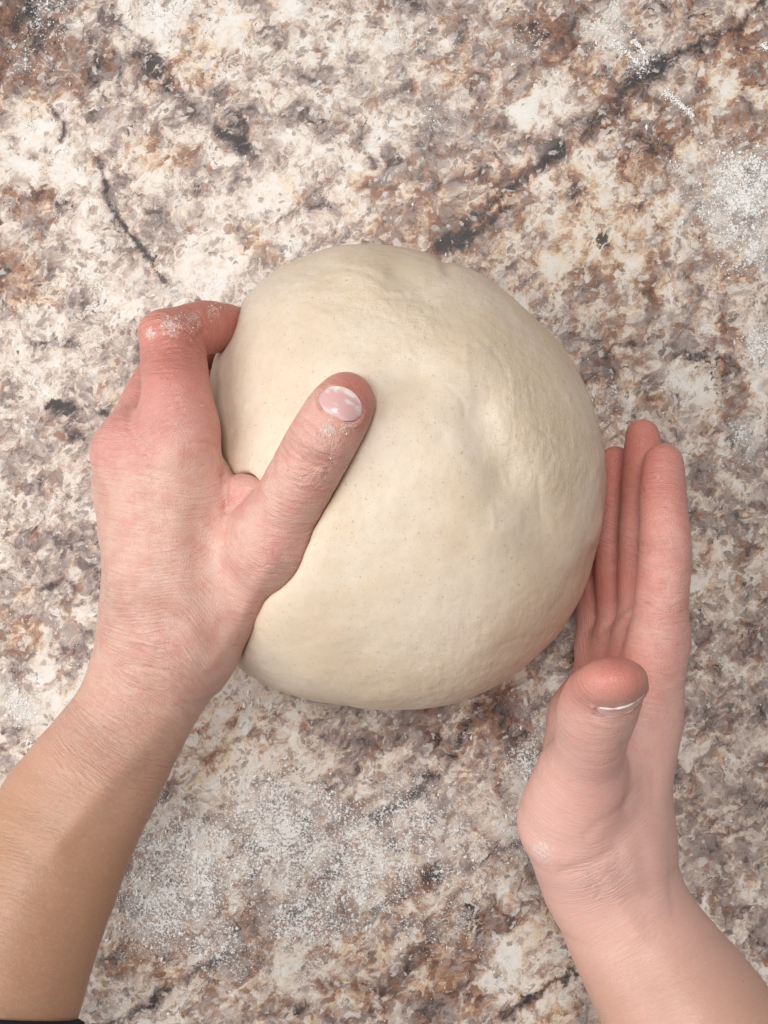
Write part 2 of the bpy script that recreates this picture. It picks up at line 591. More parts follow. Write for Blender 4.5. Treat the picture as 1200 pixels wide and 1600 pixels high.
STROKES = [  # width px, weight, points
    (9, 1.1, [(1200, -5), (1160, 35), (1100, 68), (1040, 100), (1010, 118)]),
    (14, .9, [(1010, 110), (960, 160), (925, 190), (890, 225), (860, 255)]),
    (9, .8, [(860, 250), (810, 280), (770, 310), (735, 350), (690, 395)]),
    (6, .9, [(800, 320), (760, 345), (720, 385)]),
    (7, .5, [(830, 215), (770, 250), (690, 285), (640, 330)]),
    (13, .8, [(190, 35), (225, 70), (238, 110), (262, 135)]),
    (10, .8, [(262, 135), (300, 175), (335, 200), (395, 243)]),
    (3.5, 1, [(75, 165), (100, 195), (102, 225)]),
    (3.5, 1, [(150, 255), (165, 300), (195, 350), (215, 375), (240, 420), (262, 450)]),
    (9, .75, [(740, 1105), (715, 1160), (700, 1195), (650, 1240), (595, 1275)]),
    (10, .55, [(540, 1330), (500, 1390), (440, 1450), (390, 1485)]),
    (8, .95, [(390, 1485), (330, 1505), (280, 1530), (230, 1570), (170, 1605)]),
    (7, .5, [(700, 1360), (650, 1385), (590, 1420)]),
    (4, 1.1, [(935, 1505), (890, 1525), (845, 1545), (815, 1570), (785, 1592)]),
    (4, .9, [(990, 528), (960, 538), (945, 555)]),
    (4, .6, [(910, 585), (935, 592), (960, 585)]),
    (8, .7, [(50, 545), (90, 535), (120, 540)]),
    (5, .7, [(155, 650), (180, 648), (210, 630)]),
    (4, .8, [(70, 925), (95, 905), (115, 920)]),
    (6, .5, [(1060, 560), (1110, 550), (1160, 570)]),
    (4, .6, [(470, 120), (520, 150), (560, 200), (580, 260)]),
    (5, .6, [(420, 350), (470, 330), (520, 325)]),
]


def seg_dist(x, y, pts):
    d = np.full(x.shape, 1e9)
    for (ax, ay), (bx, by) in zip(pts[:-1], pts[1:]):
        ex, ey = bx - ax, by - ay
        t = np.clip(((x - ax) * ex + (y - ay) * ey) / (ex * ex + ey * ey + 1e-9), 0, 1)
        d = np.minimum(d, np.hypot(x - ax - t * ex, y - ay - t * ey))
    return d


def flour_amount(x, y):
    a = np.zeros(x.shape)
    for (bx, by, r, w) in BLOBS["flour"]:
        a = np.maximum(a, w * np.exp(-((x - bx) ** 2 + (y - by) ** 2) / (r * r)))
    return a


def build_counter():
    gx = np.concatenate([np.linspace(-1000, -200, 30)[:-1], np.arange(-200, 200, 0.9), np.linspace(200, 1000, 30)])
    gy = np.concatenate([np.linspace(-520, -250, 14)[:-1], np.arange(-250, 250, 0.9), np.linspace(250, 560, 14)])
    X, Y = np.meshgrid(gx, gy, indexing='ij')
    nx, ny = X.shape
    V = np.stack([X.ravel(), Y.ravel(), np.zeros(X.size)], 1)
    px, py = to_px(V)
    q = np.stack([px / 40, py / 40, px * 0], 1)
    wx = px + 16 * fbm(q, 3) + 5 * fbm(q * 5 + 5, 2)
    wy = py + 16 * fbm(q + 91, 3) + 5 * fbm(q * 5 + 50, 2)
    at = {}
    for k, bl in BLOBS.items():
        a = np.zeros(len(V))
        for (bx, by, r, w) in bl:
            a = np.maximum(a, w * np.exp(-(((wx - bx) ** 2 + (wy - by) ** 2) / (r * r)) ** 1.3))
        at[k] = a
    v = np.zeros(len(V))
    cr = np.zeros(len(V))
    sx, sy = px + 13 * fbm(q * 1.8 + 7, 3), py + 13 * fbm(q * 1.8 + 70, 3)
    for (wd, wt, pts) in STROKES:
        d = seg_dist(sx, sy, pts)
        v = np.maximum(v, wt * np.exp(-(d / (wd * 0.95 + 1.5)) ** 2))
        cr = np.maximum(cr, (0.75 if wd > 5 else 1) * wt * np.exp(-(d / 2.4) ** 2))
    at["crack"] = cr
    at["vein"] = v
    i = np.arange(nx * ny).reshape(nx, ny)
    F = np.stack([i[:-1, :-1], i[1:, :-1], i[1:, 1:], i[:-1, 1:]], -1).reshape(-1, 4)
    # skirt and underside: the slab is 38 mm thick
    ring = np.concatenate([i[:, 0], i[-1, 1:], i[-2::-1, -1], i[0, -2:0:-1]])
    n0 = len(V)
    low = V[ring].copy()
    low[:, 2] = -38
    V = np.concatenate([V, low])
    j = np.arange(len(ring))
    jn = (j + 1) % len(ring)
    S = np.stack([ring[jn], ring[j], n0 + j, n0 + jn], 1)
    F = np.concatenate([F, S])
    at = {k: np.concatenate([a, np.zeros(len(ring))]) for k, a in at.items()}
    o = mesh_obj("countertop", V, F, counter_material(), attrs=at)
    o["kind"] = "structure"
    o["label"] = "speckled brown, grey and cream stone-look kitchen counter dusted with flour"
    return o


# ------------------------------------------------------------------ left hand and forearm
def left_field():
    f = Field((-190, -262, 4), (12, 96, 150), 0.95)
    U = (0, 0, 1)
    # forearm, slightly flattened and with a rounded dorsal ridge
    fa = [P(262, 985, 84), P(250, 1045, 80), P(198, 1135, 82), P(112, 1270, 88), P(30, 1430, 98), P(-34, 1600, 110), P(-85, 1800, 124), P(-110, 1960, 132)]
    fr = [16.5, 17.0, 19.2, 23.2, 26.6, 28.5, 30, 31]
    f.chain(fa, fr, 8, up=(0.25, 0.1, 1), q=0.80)
    # metacarpals
    mc = {"index": (P(284, 1000, 86), P(281, 672, 98), 11.5, 10.6),
          "middle": (P(262, 1000, 87), P(208, 706, 90), 11.5, 10.4),
          "ring": (P(240, 1000, 80), P(198, 760, 75), 11.4, 10.2),
          "pinky": (P(230, 1000, 72), P(202, 830, 56), 10.8, 9.8)}
    palm = np.full(f.n, 60.0, np.float32)
    for k in ("pinky", "ring", "middle", "index"):
        a, b, ra, rb = mc[k]
        f.cone(a, b, ra, rb, 14, target=palm)
    f.cone(P(266, 970, 88), P(244, 740, 92), 9.5, 9, 14, target=palm)
    f.cone(P(312, 950, 85), P(320, 770, 89), 9.5, 8, 14, target=palm)
    # thumb metacarpal, thenar and web
    f.chain([P(306, 990, 82), P(352, 930, 85), P(416, 850, 99)], [12.5, 13.5, 11.4], 12, target=palm)
    f.chain([P(320, 860, 80), P(388, 828, 82)], [13, 9.0], 12, target=palm)
    f.cone(P(300, 760, 84), P(384, 826, 88), 9.0, 7.5, 8, target=palm)
    f.cone(P(366, 768, 79), P(394, 800, 82), 6.0, 6.5, 5, target=palm)
    f.cone(P(345, 790, 80), P(366, 768, 79), 6.5, 6.0, 5, target=palm)
    # gentle hollows: between thumb and index bones, beside the wrist
    f.d[...] = smin(f.d, palm, 16)
    f.ball(P(340, 870, 108), (6, 16, 4.5), 10, cut=True)
    # knuckles and wrist bone
    f.ball(P(280, 690, 100), (9, 9.5, 8.5), 8)
    f.ball(P(206, 708, 91), (9, 9, 8), 8)
    f.ball(P(414, 852, 101), (10, 10.5, 10), 8)
    f.ball(P(206, 1085, 86), (8, 9, 8), 10)
    base = f.d
    fingers = [
        ([P(418, 850, 99), P(454, 780, 110), P(494, 706, 119), P(525, 652, 120), P(541, 627, 117.5)], [11.8, 10.9, 10.5, 10.0, 8.9], 9),
        ([P(346, 778, 88), P(378, 768, 97), P(404, 776, 98)], [6.2, 5.8, 5.4], 1.0),
        ([P(281, 672, 98), P(274, 600, 97), P(270, 536, 92)], [10.6, 10.7, 10.6], 8),
        ([P(268, 530, 91), P(318, 512, 79), P(352, 512, 66), P(395, 520, 48)], [9.6, 9.0, 8.3, 7.2], 1.5),
        ([P(204, 706, 88), P(228, 640, 74), P(262, 575, 58), P(310, 545, 48), P(345, 535, 38), P(372, 530, 30)], [10.6, 9.4, 9.0, 8.4, 7.8, 6.6], 8),
        ([P(198, 760, 71), P(225, 690, 52), P(262, 630, 36), P(300, 600, 27), P(335, 585, 20)], [10.0, 9.0, 8.6, 7.8, 6.4], 8),
        ([P(204, 830, 54), P(232, 765, 36), P(262, 715, 24), P(292, 690, 18), P(315, 675, 14)], [9.2, 8.0, 7.6, 7.0, 5.8], 8),
    ]
    tot = None
    for pts, rad, k, *sq in fingers:
        t = np.full(f.n, 60.0, np.float32)
        f.chain(pts, rad, 3, *sq, target=t)
        c = smin(base, t, k)
        tot = c if tot is None else smin(tot, c, 6.0 if sq else 1.2)
    f.d = tot
    # knuckle bulge of the thumb and index joints
    f.ball(P(249, 516, 93), (6.2, 5.6, 7.2), 4)
    f.blur(1)
    return f


def right_field():
    f = Field((12, -262, 3), (208, 60, 162), 0.95)
    fa = [P(950, 1330, 70), P(952, 1385, 70), P(1002, 1475, 74), P(1088, 1610, 84), P(1186, 1770, 98), P(1290, 1940, 110)]
    fr = [19.0, 19.5, 22.8, 27.0, 30.0, 31.0]
    f.chain(fa, fr, 10, up=(0.5, 0.3, 1), q=0.92)
    palm = np.full(f.n, 60.0, np.float32)
    mcs = [(P(966, 1320, 78), P(1030, 1000, 74), 13.0, 8.8), (P(975, 1320, 66), P(1008, 1000, 55), 13.0, 9.8),
           (P(972, 1320, 52), P(975, 1005, 37), 12.5, 9.5), (P(960, 1320, 42), P(940, 1015, 21), 12.0, 9.0)]
    for a, b, ra, rb in mcs:
        f.cone(a, b, ra, rb, 11, target=palm)
    # thenar mound and thumb metacarpal
    f.chain([P(925, 1345, 74), P(893, 1285, 82), P(912, 1215, 92)], [15, 16.5, 12.6], 12, target=palm)
    f.cone(P(940, 1210, 76), P(1000, 1120, 72), 11, 8, 12, target=palm)
    # hypothenar heel near the counter
    f.chain([P(900, 1290, 40), P(905, 1120, 26)], [14, 11], 12, target=palm)
    f.d[...] = smin(f.d, palm, 14)
    base = f.d
    fingers = [
        ([P(905, 1225, 92), P(920, 1170, 105), P(931, 1125, 118), P(938, 1100, 124)], [12.8, 11.2, 10.6, 9.6], 9),
        ([P(931, 1120, 115), P(946, 1078, 129), P(956, 1064, 138)], [10.4, 11.2, 10.2], 5, (0.08, -0.97, 0.2), 0.68),
        ([P(1030, 1000, 74), P(1034, 930, 78), P(1040, 855, 78), P(1036, 780, 75), P(1036, 724, 70)], [9.0, 9.0, 8.6, 7.8, 7.0], 7),
        ([P(1008, 1000, 55), P(1004, 920, 57), P(1003, 830, 57), P(1004, 745, 53), P(1004, 682, 49)], [9.6, 8.8, 8.2, 7.3, 6.4], 7),
        ([P(975, 1005, 37), P(966, 920, 38), P(962, 840, 38), P(962, 770, 34), P(962, 722, 31)], [9.2, 8.4, 7.8, 7.0, 6.2], 7),
        ([P(940, 1015, 21), P(928, 940, 21), P(921, 880, 20), P(922, 830, 17), P(925, 795, 15)], [8.6, 7.4, 6.9, 6.3, 5.6], 7),
    ]
    tot = None
    for pts, rad, k, *sq in fingers:
        t = np.full(f.n, 60.0, np.float32)
        f.chain(pts, rad, 3, *sq, target=t)
        c = smin(base, t, k)
        tot = c if tot is None else smin(tot, c, 6.0 if sq else 1.2)
    f.d = tot
    f.blur(1)
    return f


# ------------------------------------------------------------------ dough
DC = P(637, 745, 50)
OUT = [(560, 380), (625, 385), (690, 402), (770, 440), (840, 500), (900, 570), (935, 660), (949, 740), (945, 805), (930, 880), (905, 940),
       (870, 1000), (810, 1055), (740, 1092), (650, 1110), (540, 1106), (450, 1088), (375, 1048), (335, 990), (312, 900), (312, 800),
       (316, 700), (322, 610), (345, 530), (380, 470), (440, 416), (500, 390)]


def dough_field(hands):
    f = Field((-92, -96, -4), (98, 116, 128), 1.0)
    zs, H = 44.0, 118.0
    pts = np.array([P(x, y, 52)[:2] for x, y in OUT]) - DC[:2]
    ang = np.arctan2(pts[:, 1], pts[:, 0])
    rad = np.hypot(pts[:, 0], pts[:, 1])
    o = np.argsort(ang)
    ang, rad = ang[o], rad[o]
    ang = np.concatenate([ang - 2 * np.pi, ang, ang + 2 * np.pi])
    rad = np.tile(rad, 3)
    x, y, z = f.xyz((slice(None),) * 3)
    dx, dy = (x - DC[0])[:, :, 0], (y - DC[1])[:, :, 0]
    th = np.arctan2(dy, dx)
    tt = np.linspace(-2 * np.pi, 2 * np.pi, 1441)
    rr = np.interp(tt, ang, rad)
    ker = np.exp(-np.linspace(-2, 2, 21) ** 2)
    rr = np.convolve(np.pad(rr, 10, mode='edge'), ker / ker.sum(), 'valid')
    R = np.interp(th, tt, rr) * 0.992
    rho = (np.hypot(dx, dy) / R)[:, :, None]
    # upper half rounder and flat-topped, lower half tucked under
    zu = np.clip((z - zs) / (H - zs), 0, None)
    zl = np.clip((zs - z) / (zs + 2), 0, None)
    n = 2.15
    g = np.where(z >= zs, (rho ** n + zu ** n), (rho ** 2.4 + zl ** 3.2 * 0.62))
    g = np.sqrt(np.maximum(g, 1e-6)) - 1
    gx, gy, gz = np.gradient(g, f.h)
    gm = np.sqrt(gx * gx + gy * gy + gz * gz)
    d = g / np.maximum(gm, 0.006)
    d = np.clip(d, -40, 40)
    d = smax(d, np.broadcast_to(0.4 - z, d.shape), 3)
    f.d = d.astype(np.float32)
    # the hands press into it
    Pts = np.stack(np.meshgrid(*f.ax, indexing='ij'), -1).reshape(-1, 3).astype(np.float64)
    near = (np.abs(f.d) < 25).ravel()
    for hf in hands:
        hd = np.full(len(Pts), 60.0, np.float32)
        hd[near] = hf.sample(Pts[near])
        hd = hd.reshape(f.n)
        f.d = f.d - 0.35 * np.exp(-((hd - 4.0) / 4.5) ** 2)
        f.d = smax(f.d, -(hd + 0.35), 3).astype(np.float32)
    f.d[0] = f.d[-1] = 20
    f.d[:, 0] = f.d[:, -1] = 20
    f.d[:, :, 0] = f.d[:, :, -1] = 20
    f.blur(1)
    return f


def dough_material():
    m = NT("wheat_dough")
    co = m.mm
    fib = m.attr("fibre")
    base = m.mix(m.step(m.noise(co, 0.03, 4, 0.6), 0.34, 0.66), (0.69, 0.565, 0.425), (0.755, 0.65, 0.535))
    base = m.mix(m.math('MULTIPLY', m.step(m.noise(co, 0.35, 4, 0.6), 0.4, 0.75), 0.25), base, (0.61, 0.49, 0.35))
    # bran specks in two sizes
    for sc, lo, hi, thr, colr, amt in ((0.22, 0.05, 0.10, 0.45, (0.42, 0.24, 0.12), 0.55), (0.42, 0.08, 0.18, 0.38, (0.56, 0.35, 0.20), 0.55), (0.85, 0.12, 0.28, 0.40, (0.56, 0.37, 0.23), 0.45)):
        wv = m.vmath('ADD', co, m.vmath('SCALE', m.vmath('SUBTRACT', m.noise(co, 0.9, 2, color=True), (0.5, 0.5, 0.5)), scale=1.6))
        d = m.voro(wv, sc)
        c = m.voro(wv, sc, out="Color")
        keep = m.step(c, thr - 0.05, thr - 0.03)
        s = m.math('MULTIPLY', m.step(d, lo, hi, 1.0, 0.0), keep)
        base = m.mix(m.math('MULTIPLY', s, amt), base, colr)
    m.put(m.b.inputs["Base Color"], base)
    m.b.inputs["Roughness"].default_value = 0.44
    m.b.inputs["Specular IOR Level"].default_value = 0.32
    m.b.inputs["Subsurface Weight"].default_value = 0.30
    m.b.inputs["Subsurface Radius"].default_value = (1.0, 0.7, 0.4)
    m.b.inputs["Subsurface Scale"].default_value = 0.004
    # stretched gluten strands where the skin is rough
    st = m.vmath('MULTIPLY', co, (1.0, 0.30, 0.6))
    h1 = m.noise(st, 0.75, 5, 0.65, 0.6)
    st2 = m.vmath('MULTIPLY', co, (0.35, 1.0, 0.6))
    h2 = m.noise(st2, 0.9, 4, 0.6, 0.4)
    h = m.math('MULTIPLY', m.math('ADD', h1, h2), fib)
    h = m.math('ADD', h, m.math('MULTIPLY', m.noise(co, 1.1, 4, 0.6), 0.16))
    m.put(m.b.inputs["Normal"], m.bump(h, 0.5, 0.0008))
    return m.mat


def build_dough(f):
    V, F = f.nets()
    V, F = split_quads(V, F)
    V = project(f, V)
    N = normals_of(f, V)
    px, py = to_px(V)
    up = sstep(-0.1, 0.35, N[:, 2])
    disp = 0.9 * fbm(V / 26, 2) + 0.28 * fbm(V / 8, 3)

    def dent(pts, w, a):
        return a * np.exp(-(seg_dist(px, py, pts) / w) ** 2)
    disp = disp + up * (
        dent([(748, 655), (768, 700), (790, 725)], 36, -2.2)
        + dent([(800, 770), (840, 800), (850, 850)], 46, -2.0)
        + dent([(810, 700), (850, 740)], 36, 0.9)
        + dent([(590, 612), (620, 590), (650, 585)], 30, -1.6)
        + dent([(560, 905), (570, 1000)], 40, -0.8)
        + dent([(620, 430), (660, 455)], 26, -1.2)
        + dent([(590, 430), (540, 420)], 22, 0.7)
        + dent([(690, 395), (700, 420)], 10, -1.4)
        + dent([(930, 870), (900, 900)], 22, -1.0)
        + dent([(740, 560), (800, 600)], 45, 0.7))
    # stretched strands in the skin of the dough
    rs = np.random.default_rng(5)
    for (cx, cy, sx, sy, ang, ln, cnt, am) in ((560, 470, 70, 32, 0.18, 60, 16, .22), (640, 500, 40, 25, 0.7, 40, 8, .2), (850, 680, 60, 75, 1.35, 45, 22, .26),
                                               (800, 580, 50, 50, 1.0, 45, 12, .2), (870, 750, 40, 40, 1.7, 35, 10, .22), (740, 1040, 90, 35, -0.35, 50, 10, .14),
                                               (480, 450, 40, 25, -0.4, 45, 6, .16)):
        for _ in range(cnt):
            x0, y0 = cx + rs.normal() * sx, cy + rs.normal() * sy
            a = ang + rs.normal() * 0.25
            L = ln * (0.4 + rs.random())
            bnd = rs.normal() * 0.18 * L
            pts = [(x0 - L * np.cos(a), y0 - L * np.sin(a)), (x0 - bnd * np.sin(a), y0 + bnd * np.cos(a)), (x0 + L * np.cos(a), y0 + L * np.sin(a))]
            m = (np.abs(px - x0) < L + 20) & (np.abs(py - y0) < L + 20) & (up > 0)
            dd = seg_dist(px[m], py[m], pts)
            tt = np.hypot(px[m] - x0, py[m] - y0) / L
            disp[m] += 0.65 * am * rs.choice([-1, 1]) * np.exp(-(dd / (3.5 + 3 * rs.random())) ** 2) * sstep(1.0, 0.3, tt)
    fib = np.zeros(len(V)) + 0.10
    for bx, by, r, w in ((850, 690, 85, 1.0), (880, 740, 50, .8), (800, 560, 80, .6), (570, 470, 70, .75), (650, 500, 60, .7), (470, 450, 60, .4),
                         (720, 1050, 120, .5), (850, 960, 70, .5), (740, 470, 60, .4), (600, 1080, 80, .4), (820, 620, 60, .8)):
        fib = np.maximum(fib, w * np.exp(-((px - bx) ** 2 + (py - by) ** 2) / (r * r)))
    fine = np.stack([V[:, 0] * 0.55, V[:, 1] * 0.22, V[:, 2] * 0.35], 1)
    disp = disp + up * fib * 0.22 * fbm(fine, 3)
    V = V + N * disp[:, None]
    V[:, 2] = np.maximum(V[:, 2], 0.3)
    o = mesh_obj("dough", V, F, dough_material(), attrs={"fibre": fib})
    o["label"] = "smooth round ball of pale speckled bread dough between two hands"
    o["category"] = "dough"
    return o


# ------------------------------------------------------------------ skin
def skin_material():
    m = NT("skin")
    co = m.mm
    col = m.attr("pigment", "Color")
    mot = m.noise(co, 0.16, 4, 0.6)
    col = m.mix(m.math('MULTIPLY', m.step(mot, 0.38, 0.66, 0.0, 0.36), m.attr("blush")), col, (0.60, 0.21, 0.17))
    col = m.mix(m.step(m.noise(co, 0.7, 4, 0.65), 0.45, 0.75, 0.0, 0.12), col, (0.80, 0.58, 0.46))
    fr = m.voro(m.vmath('ADD', co, (2.0, 5.0, 1.0)), 0.11)
    col = m.mix(m.math('MULTIPLY', m.step(fr, 0.03, 0.07, 1.0, 0.0), 0.30), col, (0.36, 0.16, 0.09))
    # smears of flour and dried dough
    rs = m.math('ADD', m.math('MULTIPLY', m.math('SUBTRACT', m.noise(co, 0.9, 5, 0.75), 0.5), 3.0), m.math('SUBTRACT', m.attr("residue"), 0.75))
    rs = m.math('MULTIPLY', m.step(rs, -0.1, 0.5), m.step(m.attr("residue"), 0.02, 0.25))
    col = m.mix(m.math('MULTIPLY', rs, 0.65), col, (0.80, 0.73, 0.68))
    m.put(m.b.inputs["Base Color"], col)
    m.put(m.b.inputs["Roughness"], m.math('ADD', 0.33, m.math('MULTIPLY', m.noise(co, 0.5, 3), 0.14)))
    m.b.inputs["Specular IOR Level"].default_value = 0.5
    m.b.inputs["Subsurface Weight"].default_value = 0.35
    m.b.inputs["Subsurface Radius"].default_value = (1.0, 0.35, 0.2)
    m.b.inputs["Subsurface Scale"].default_value = 0.0035
    u, v, wr = m.attr("along"), m.attr("around"), m.attr("wrinkle")
    cb = m.t.nodes.new("ShaderNodeCombineXYZ")
    m.put(cb.inputs[0], u)
    m.put(cb.inputs[1], m.math('MULTIPLY', v, 0.22))
    lines = m.noise(cb.outputs[0], 0.75, 4, 0.6, 0.5)
    cells = m.voro(m.vmath('MULTIPLY', co, (1.0, 1.0, 1.0)), 1.25, 'DISTANCE_TO_EDGE')
    h = m.math('ADD', m.math('MULTIPLY', lines, m.math('MULTIPLY', wr, 2.2)), m.math('MULTIPLY', m.step(cells, 0.0, 0.25), m.math('MULTIPLY', m.attr("blush"), 0.08)))
    h = m.math('ADD', h, m.math('MULTIPLY', m.noise(co, 2.2, 2), 0.07))
    m.put(m.b.inputs["Normal"], m.bump(h, 0.8, 0.0013))
    return m.mat


def nail_material():
    m = NT("fingernail")
    m.put(m.b.inputs["Base Color"], m.attr("pigment", "Color"))
    m.b.inputs["Roughness"].default_value = 0.13
    m.b.inputs["Specular IOR Level"].default_value = 0.5
    m.b.inputs["Subsurface Weight"].default_value = 0.2
    m.b.inputs["Subsurface Radius"].default_value = (1.0, 0.4, 0.3)
    m.b.inputs["Subsurface Scale"].default_value = 0.002
    st = m.noise(m.mm, 1.2, 3)
    m.put(m.b.inputs["Normal"], m.bump(st, 0.25, 0.0002))
    return m.mat


class Nail:
    def __init__(self, c, along, normal, hw, hl):
        self.c = np.asarray(c, float)
        self.d = nrm(along)
        n = np.asarray(normal, float)
        self.n = nrm(n - (n @ self.d) * self.d)
        self.s = np.cross(self.d, self.n)
        self.hw, self.hl = hw, hl

    def local(self, V):
        q = V - self.c
        return q @ self.s / self.hw, q @ self.d / self.hl, q @ self.n

    def press(self, V, N):
        """groove and fold in the skin round the nail"""
        s, t, h = self.local(V)
        r = (np.abs(s) ** 2.6 + np.abs(t) ** 2.6) ** (1 / 2.6)
        face = sstep(0.0, 0.5, N @ self.n)
        near = (np.abs(h) < 9)
        fold = 0.55 * np.exp(-((r - 1.13) / 0.10) ** 2) * sstep(0.9, 0.1, t)
        sink = -0.55 * sstep(1.06, 0.9, r)
        return face * near * (fold + sink)

    def build(self, field, mat, parent, tip=(0.79, 0.60, 0.54)):
        nu, nv = 25, 25
        V, C = [], []
        a = np.linspace(-1, 1, nu)
        S, T = np.meshgrid(a, np.linspace(-1, 1, nv), indexing='ij')
        # square -> rounded rectangle
        k = 0.52
        s = S * np.sqrt(1 - k * T * T)
        t = T * np.sqrt(1 - k * S * S)
        base = self.c + np.outer(s.ravel() * self.hw, self.s) + np.outer(t.ravel() * self.hl, self.d)
        hh = np.full(len(base), 11.0)
        for _ in range(60):
            pos = base + np.outer(hh, self.n)
            hh = hh - np.clip(field.sample(pos), -1, 1.0) * 0.8
        top = base + np.outer(hh, self.n)
        # a nail is stiffer than the skin: blend with a smooth arc
        s_, t_ = s.ravel(), t.ravel()
        A = np.stack([np.ones_like(s_), s_ ** 2, s_ ** 4, t_, t_ ** 2, s_], 1)
        w = np.linalg.lstsq(A, hh, rcond=None)[0]
        hf = A @ w
        lift = 0.30 + 0.35 * sstep(0.5, 1.0, t_) - 0.5 * sstep(-0.72, -1.0, t_) - 0.25 * sstep(0.85, 1.0, np.abs(s_))
        top = base + np.outer(hf + lift, self.n)
        bot = top - self.n * 0.75
        V = np.concatenate([top, bot])
        i = np.arange(nu * nv).reshape(nu, nv)
        F = np.stack([i[:-1, :-1], i[1:, :-1], i[1:, 1:], i[:-1, 1:]], -1).reshape(-1, 4)
        G = F[:, ::-1] + nu * nv
        ring = np.concatenate([i[:, 0], i[-1, 1:], i[-2::-1, -1], i[0, -2:0:-1]])
        rn = np.roll(ring, -1)
        R = np.stack([rn, ring, ring + nu * nv, rn + nu * nv], 1)
        F = np.concatenate([F, G, R])
        edge = sstep(0.62, 0.80, t_ + 0.16 * s_ ** 2 + 0.04 * fbm(np.stack([s_ * 3, t_ * 3, s_ * 0], 1), 2))
        pink = np.array([0.71, 0.43, 0.425])
        tip = np.array(tip)
        lun = np.array([0.78, 0.50, 0.50])
        c = pink[None] * np.ones((len(s_), 1))
        c = c + (lun - pink) * sstep(-0.45, -0.8, t_ + 0.3 * s_ ** 2)[:, None]
        c = c + (tip - c) * edge[:, None]
        dust = fbm(np.stack([s_ * 4, t_ * 4, s_ * 0 + 3], 1), 4) + 0.6 * t_ + 0.3 * s_ - 0.22
        c = c + (np.array([0.84, 0.76, 0.72]) - c) * (0.75 * sstep(0.0, 0.35, dust))[:, None]
        c = c * (1 - 0.12 * sstep(0.86, 1.0, np.maximum(np.abs(s_), -t_)))[:, None]
        C = np.concatenate([c, c])
        return mesh_obj("fingernail", V, F, mat, parent, cols={"pigment": C})


def bone_coords(V, bones):
    """smoothly blended along / around coordinates of the bones (mm)"""
    W = np.zeros(len(V))
    U = np.zeros(len(V))
    A = np.zeros(len(V))
    for a, b, r, u0 in bones:
        ba = b - a
        L = np.linalg.norm(ba)
        t = np.clip((V - a) @ ba / L ** 2, -0.15, 1.15)
        q = V - a - t[:, None] * ba
        dist = np.linalg.norm(q, axis=1) - r
        side = nrm(np.cross(ba, (0.2, 0.1, 1)))
        w = np.exp(-np.clip(dist, -20, 40) / 3.0)
        U += w * (u0 + t * L)
        A += w * (q @ side)
        W += w
    return U / W, A / W


def gauss_px(px, py, x, y, r):
    return np.exp(-((px - x) ** 2 + (py - y) ** 2) / (r * r))


def finish_arm(f, bones, nails, tint, creases, bumps, wr_spots, res_spots, skin, parent, label):
    V, F = f.nets()
    V, F = split_quads(V, F)
    V = project(f, V)
    N = normals_of(f, V)
    px, py = to_px(V)
    view = np.array([0, 0, CAM_H]) - V
    view /= np.linalg.norm(view, axis=1)[:, None]
    face = sstep(0.05, 0.45, (N * view).sum(1))
    disp = 0.25 * fbm(V / 14, 2)
    cr = np.zeros(len(V))
    for pts, w, a in creases:
        q = np.stack([px / 18, py / 18, px * 0], 1)
        d = seg_dist(px + 2.0 * vnoise(q), py + 2.0 * vnoise(q + 30), pts)
        cr = cr + a * np.exp(-(d / w) ** 2)
    for pts, w, a in bumps:
        cr = cr + a * np.exp(-(seg_dist(px, py, pts) / w) ** 2)
    disp = disp + face * cr
    for n in nails:
        disp = disp + n.press(V, N)
    V2 = V + N * disp[:, None]
    c = tint(V, N, px, py)
    U, A = bone_coords(V, bones)
    wr = 0.12 + 0.2 * sstep(1200, 1000, py)
    for x, y, r, w in wr_spots:
        wr = np.maximum(wr, w * gauss_px(px, py, x, y, r))
    res = np.zeros(len(V))
    for x, y, r, w in res_spots:
        res = np.maximum(res, w * gauss_px(px, py, x, y, r))
    o = mesh_obj("arm", V2, F, skin, parent, attrs={"along": U, "around": A, "wrinkle": wr, "residue": res * face, "blush": sstep(1350, 950, py) * 0.85 + 0.15}, cols={"pigment": c})
    o["label"] = label
    return o, V2, N, px, py


PALE = np.array([0.735, 0.475, 0.395])
TAN = np.array([0.485, 0.275, 0.172])
PINK = np.array([0.67, 0.315, 0.28])
RED = np.array([0.56, 0.19, 0.15])


def lerp(a, b, t):
    return a + (b - a) * t[:, None]


def left_tint(V, N, px, py):
    c = np.ones((len(V), 1)) * PALE
    c = lerp(c, TAN, sstep(980, 1420, py + 0.3 * (300 - px)))
    c = lerp(c, PINK, 0.8 * sstep(760, 600, py) * (px < 420))
    for x, y, r, w, k in ((160, 690, 60, .7, PINK), (205, 660, 50, .6, PINK), (270, 560, 70, .7, RED), (300, 500, 70, .8, RED), (350, 510, 60, .9, RED),
                          (490, 700, 50, .5, PINK), (545, 610, 45, .95, RED), (575, 650, 40, .8, RED), (440, 850, 45, .6, PINK), (500, 760, 50, .4, PINK),
                          (400, 930, 60, .3, PINK), (370, 770, 30, .7, PINK), (315, 640, 60, .5, PINK), (250, 1010, 60, .2, PINK)):
        c = lerp(c, k, w * gauss_px(px, py, x, y, r))
    return c


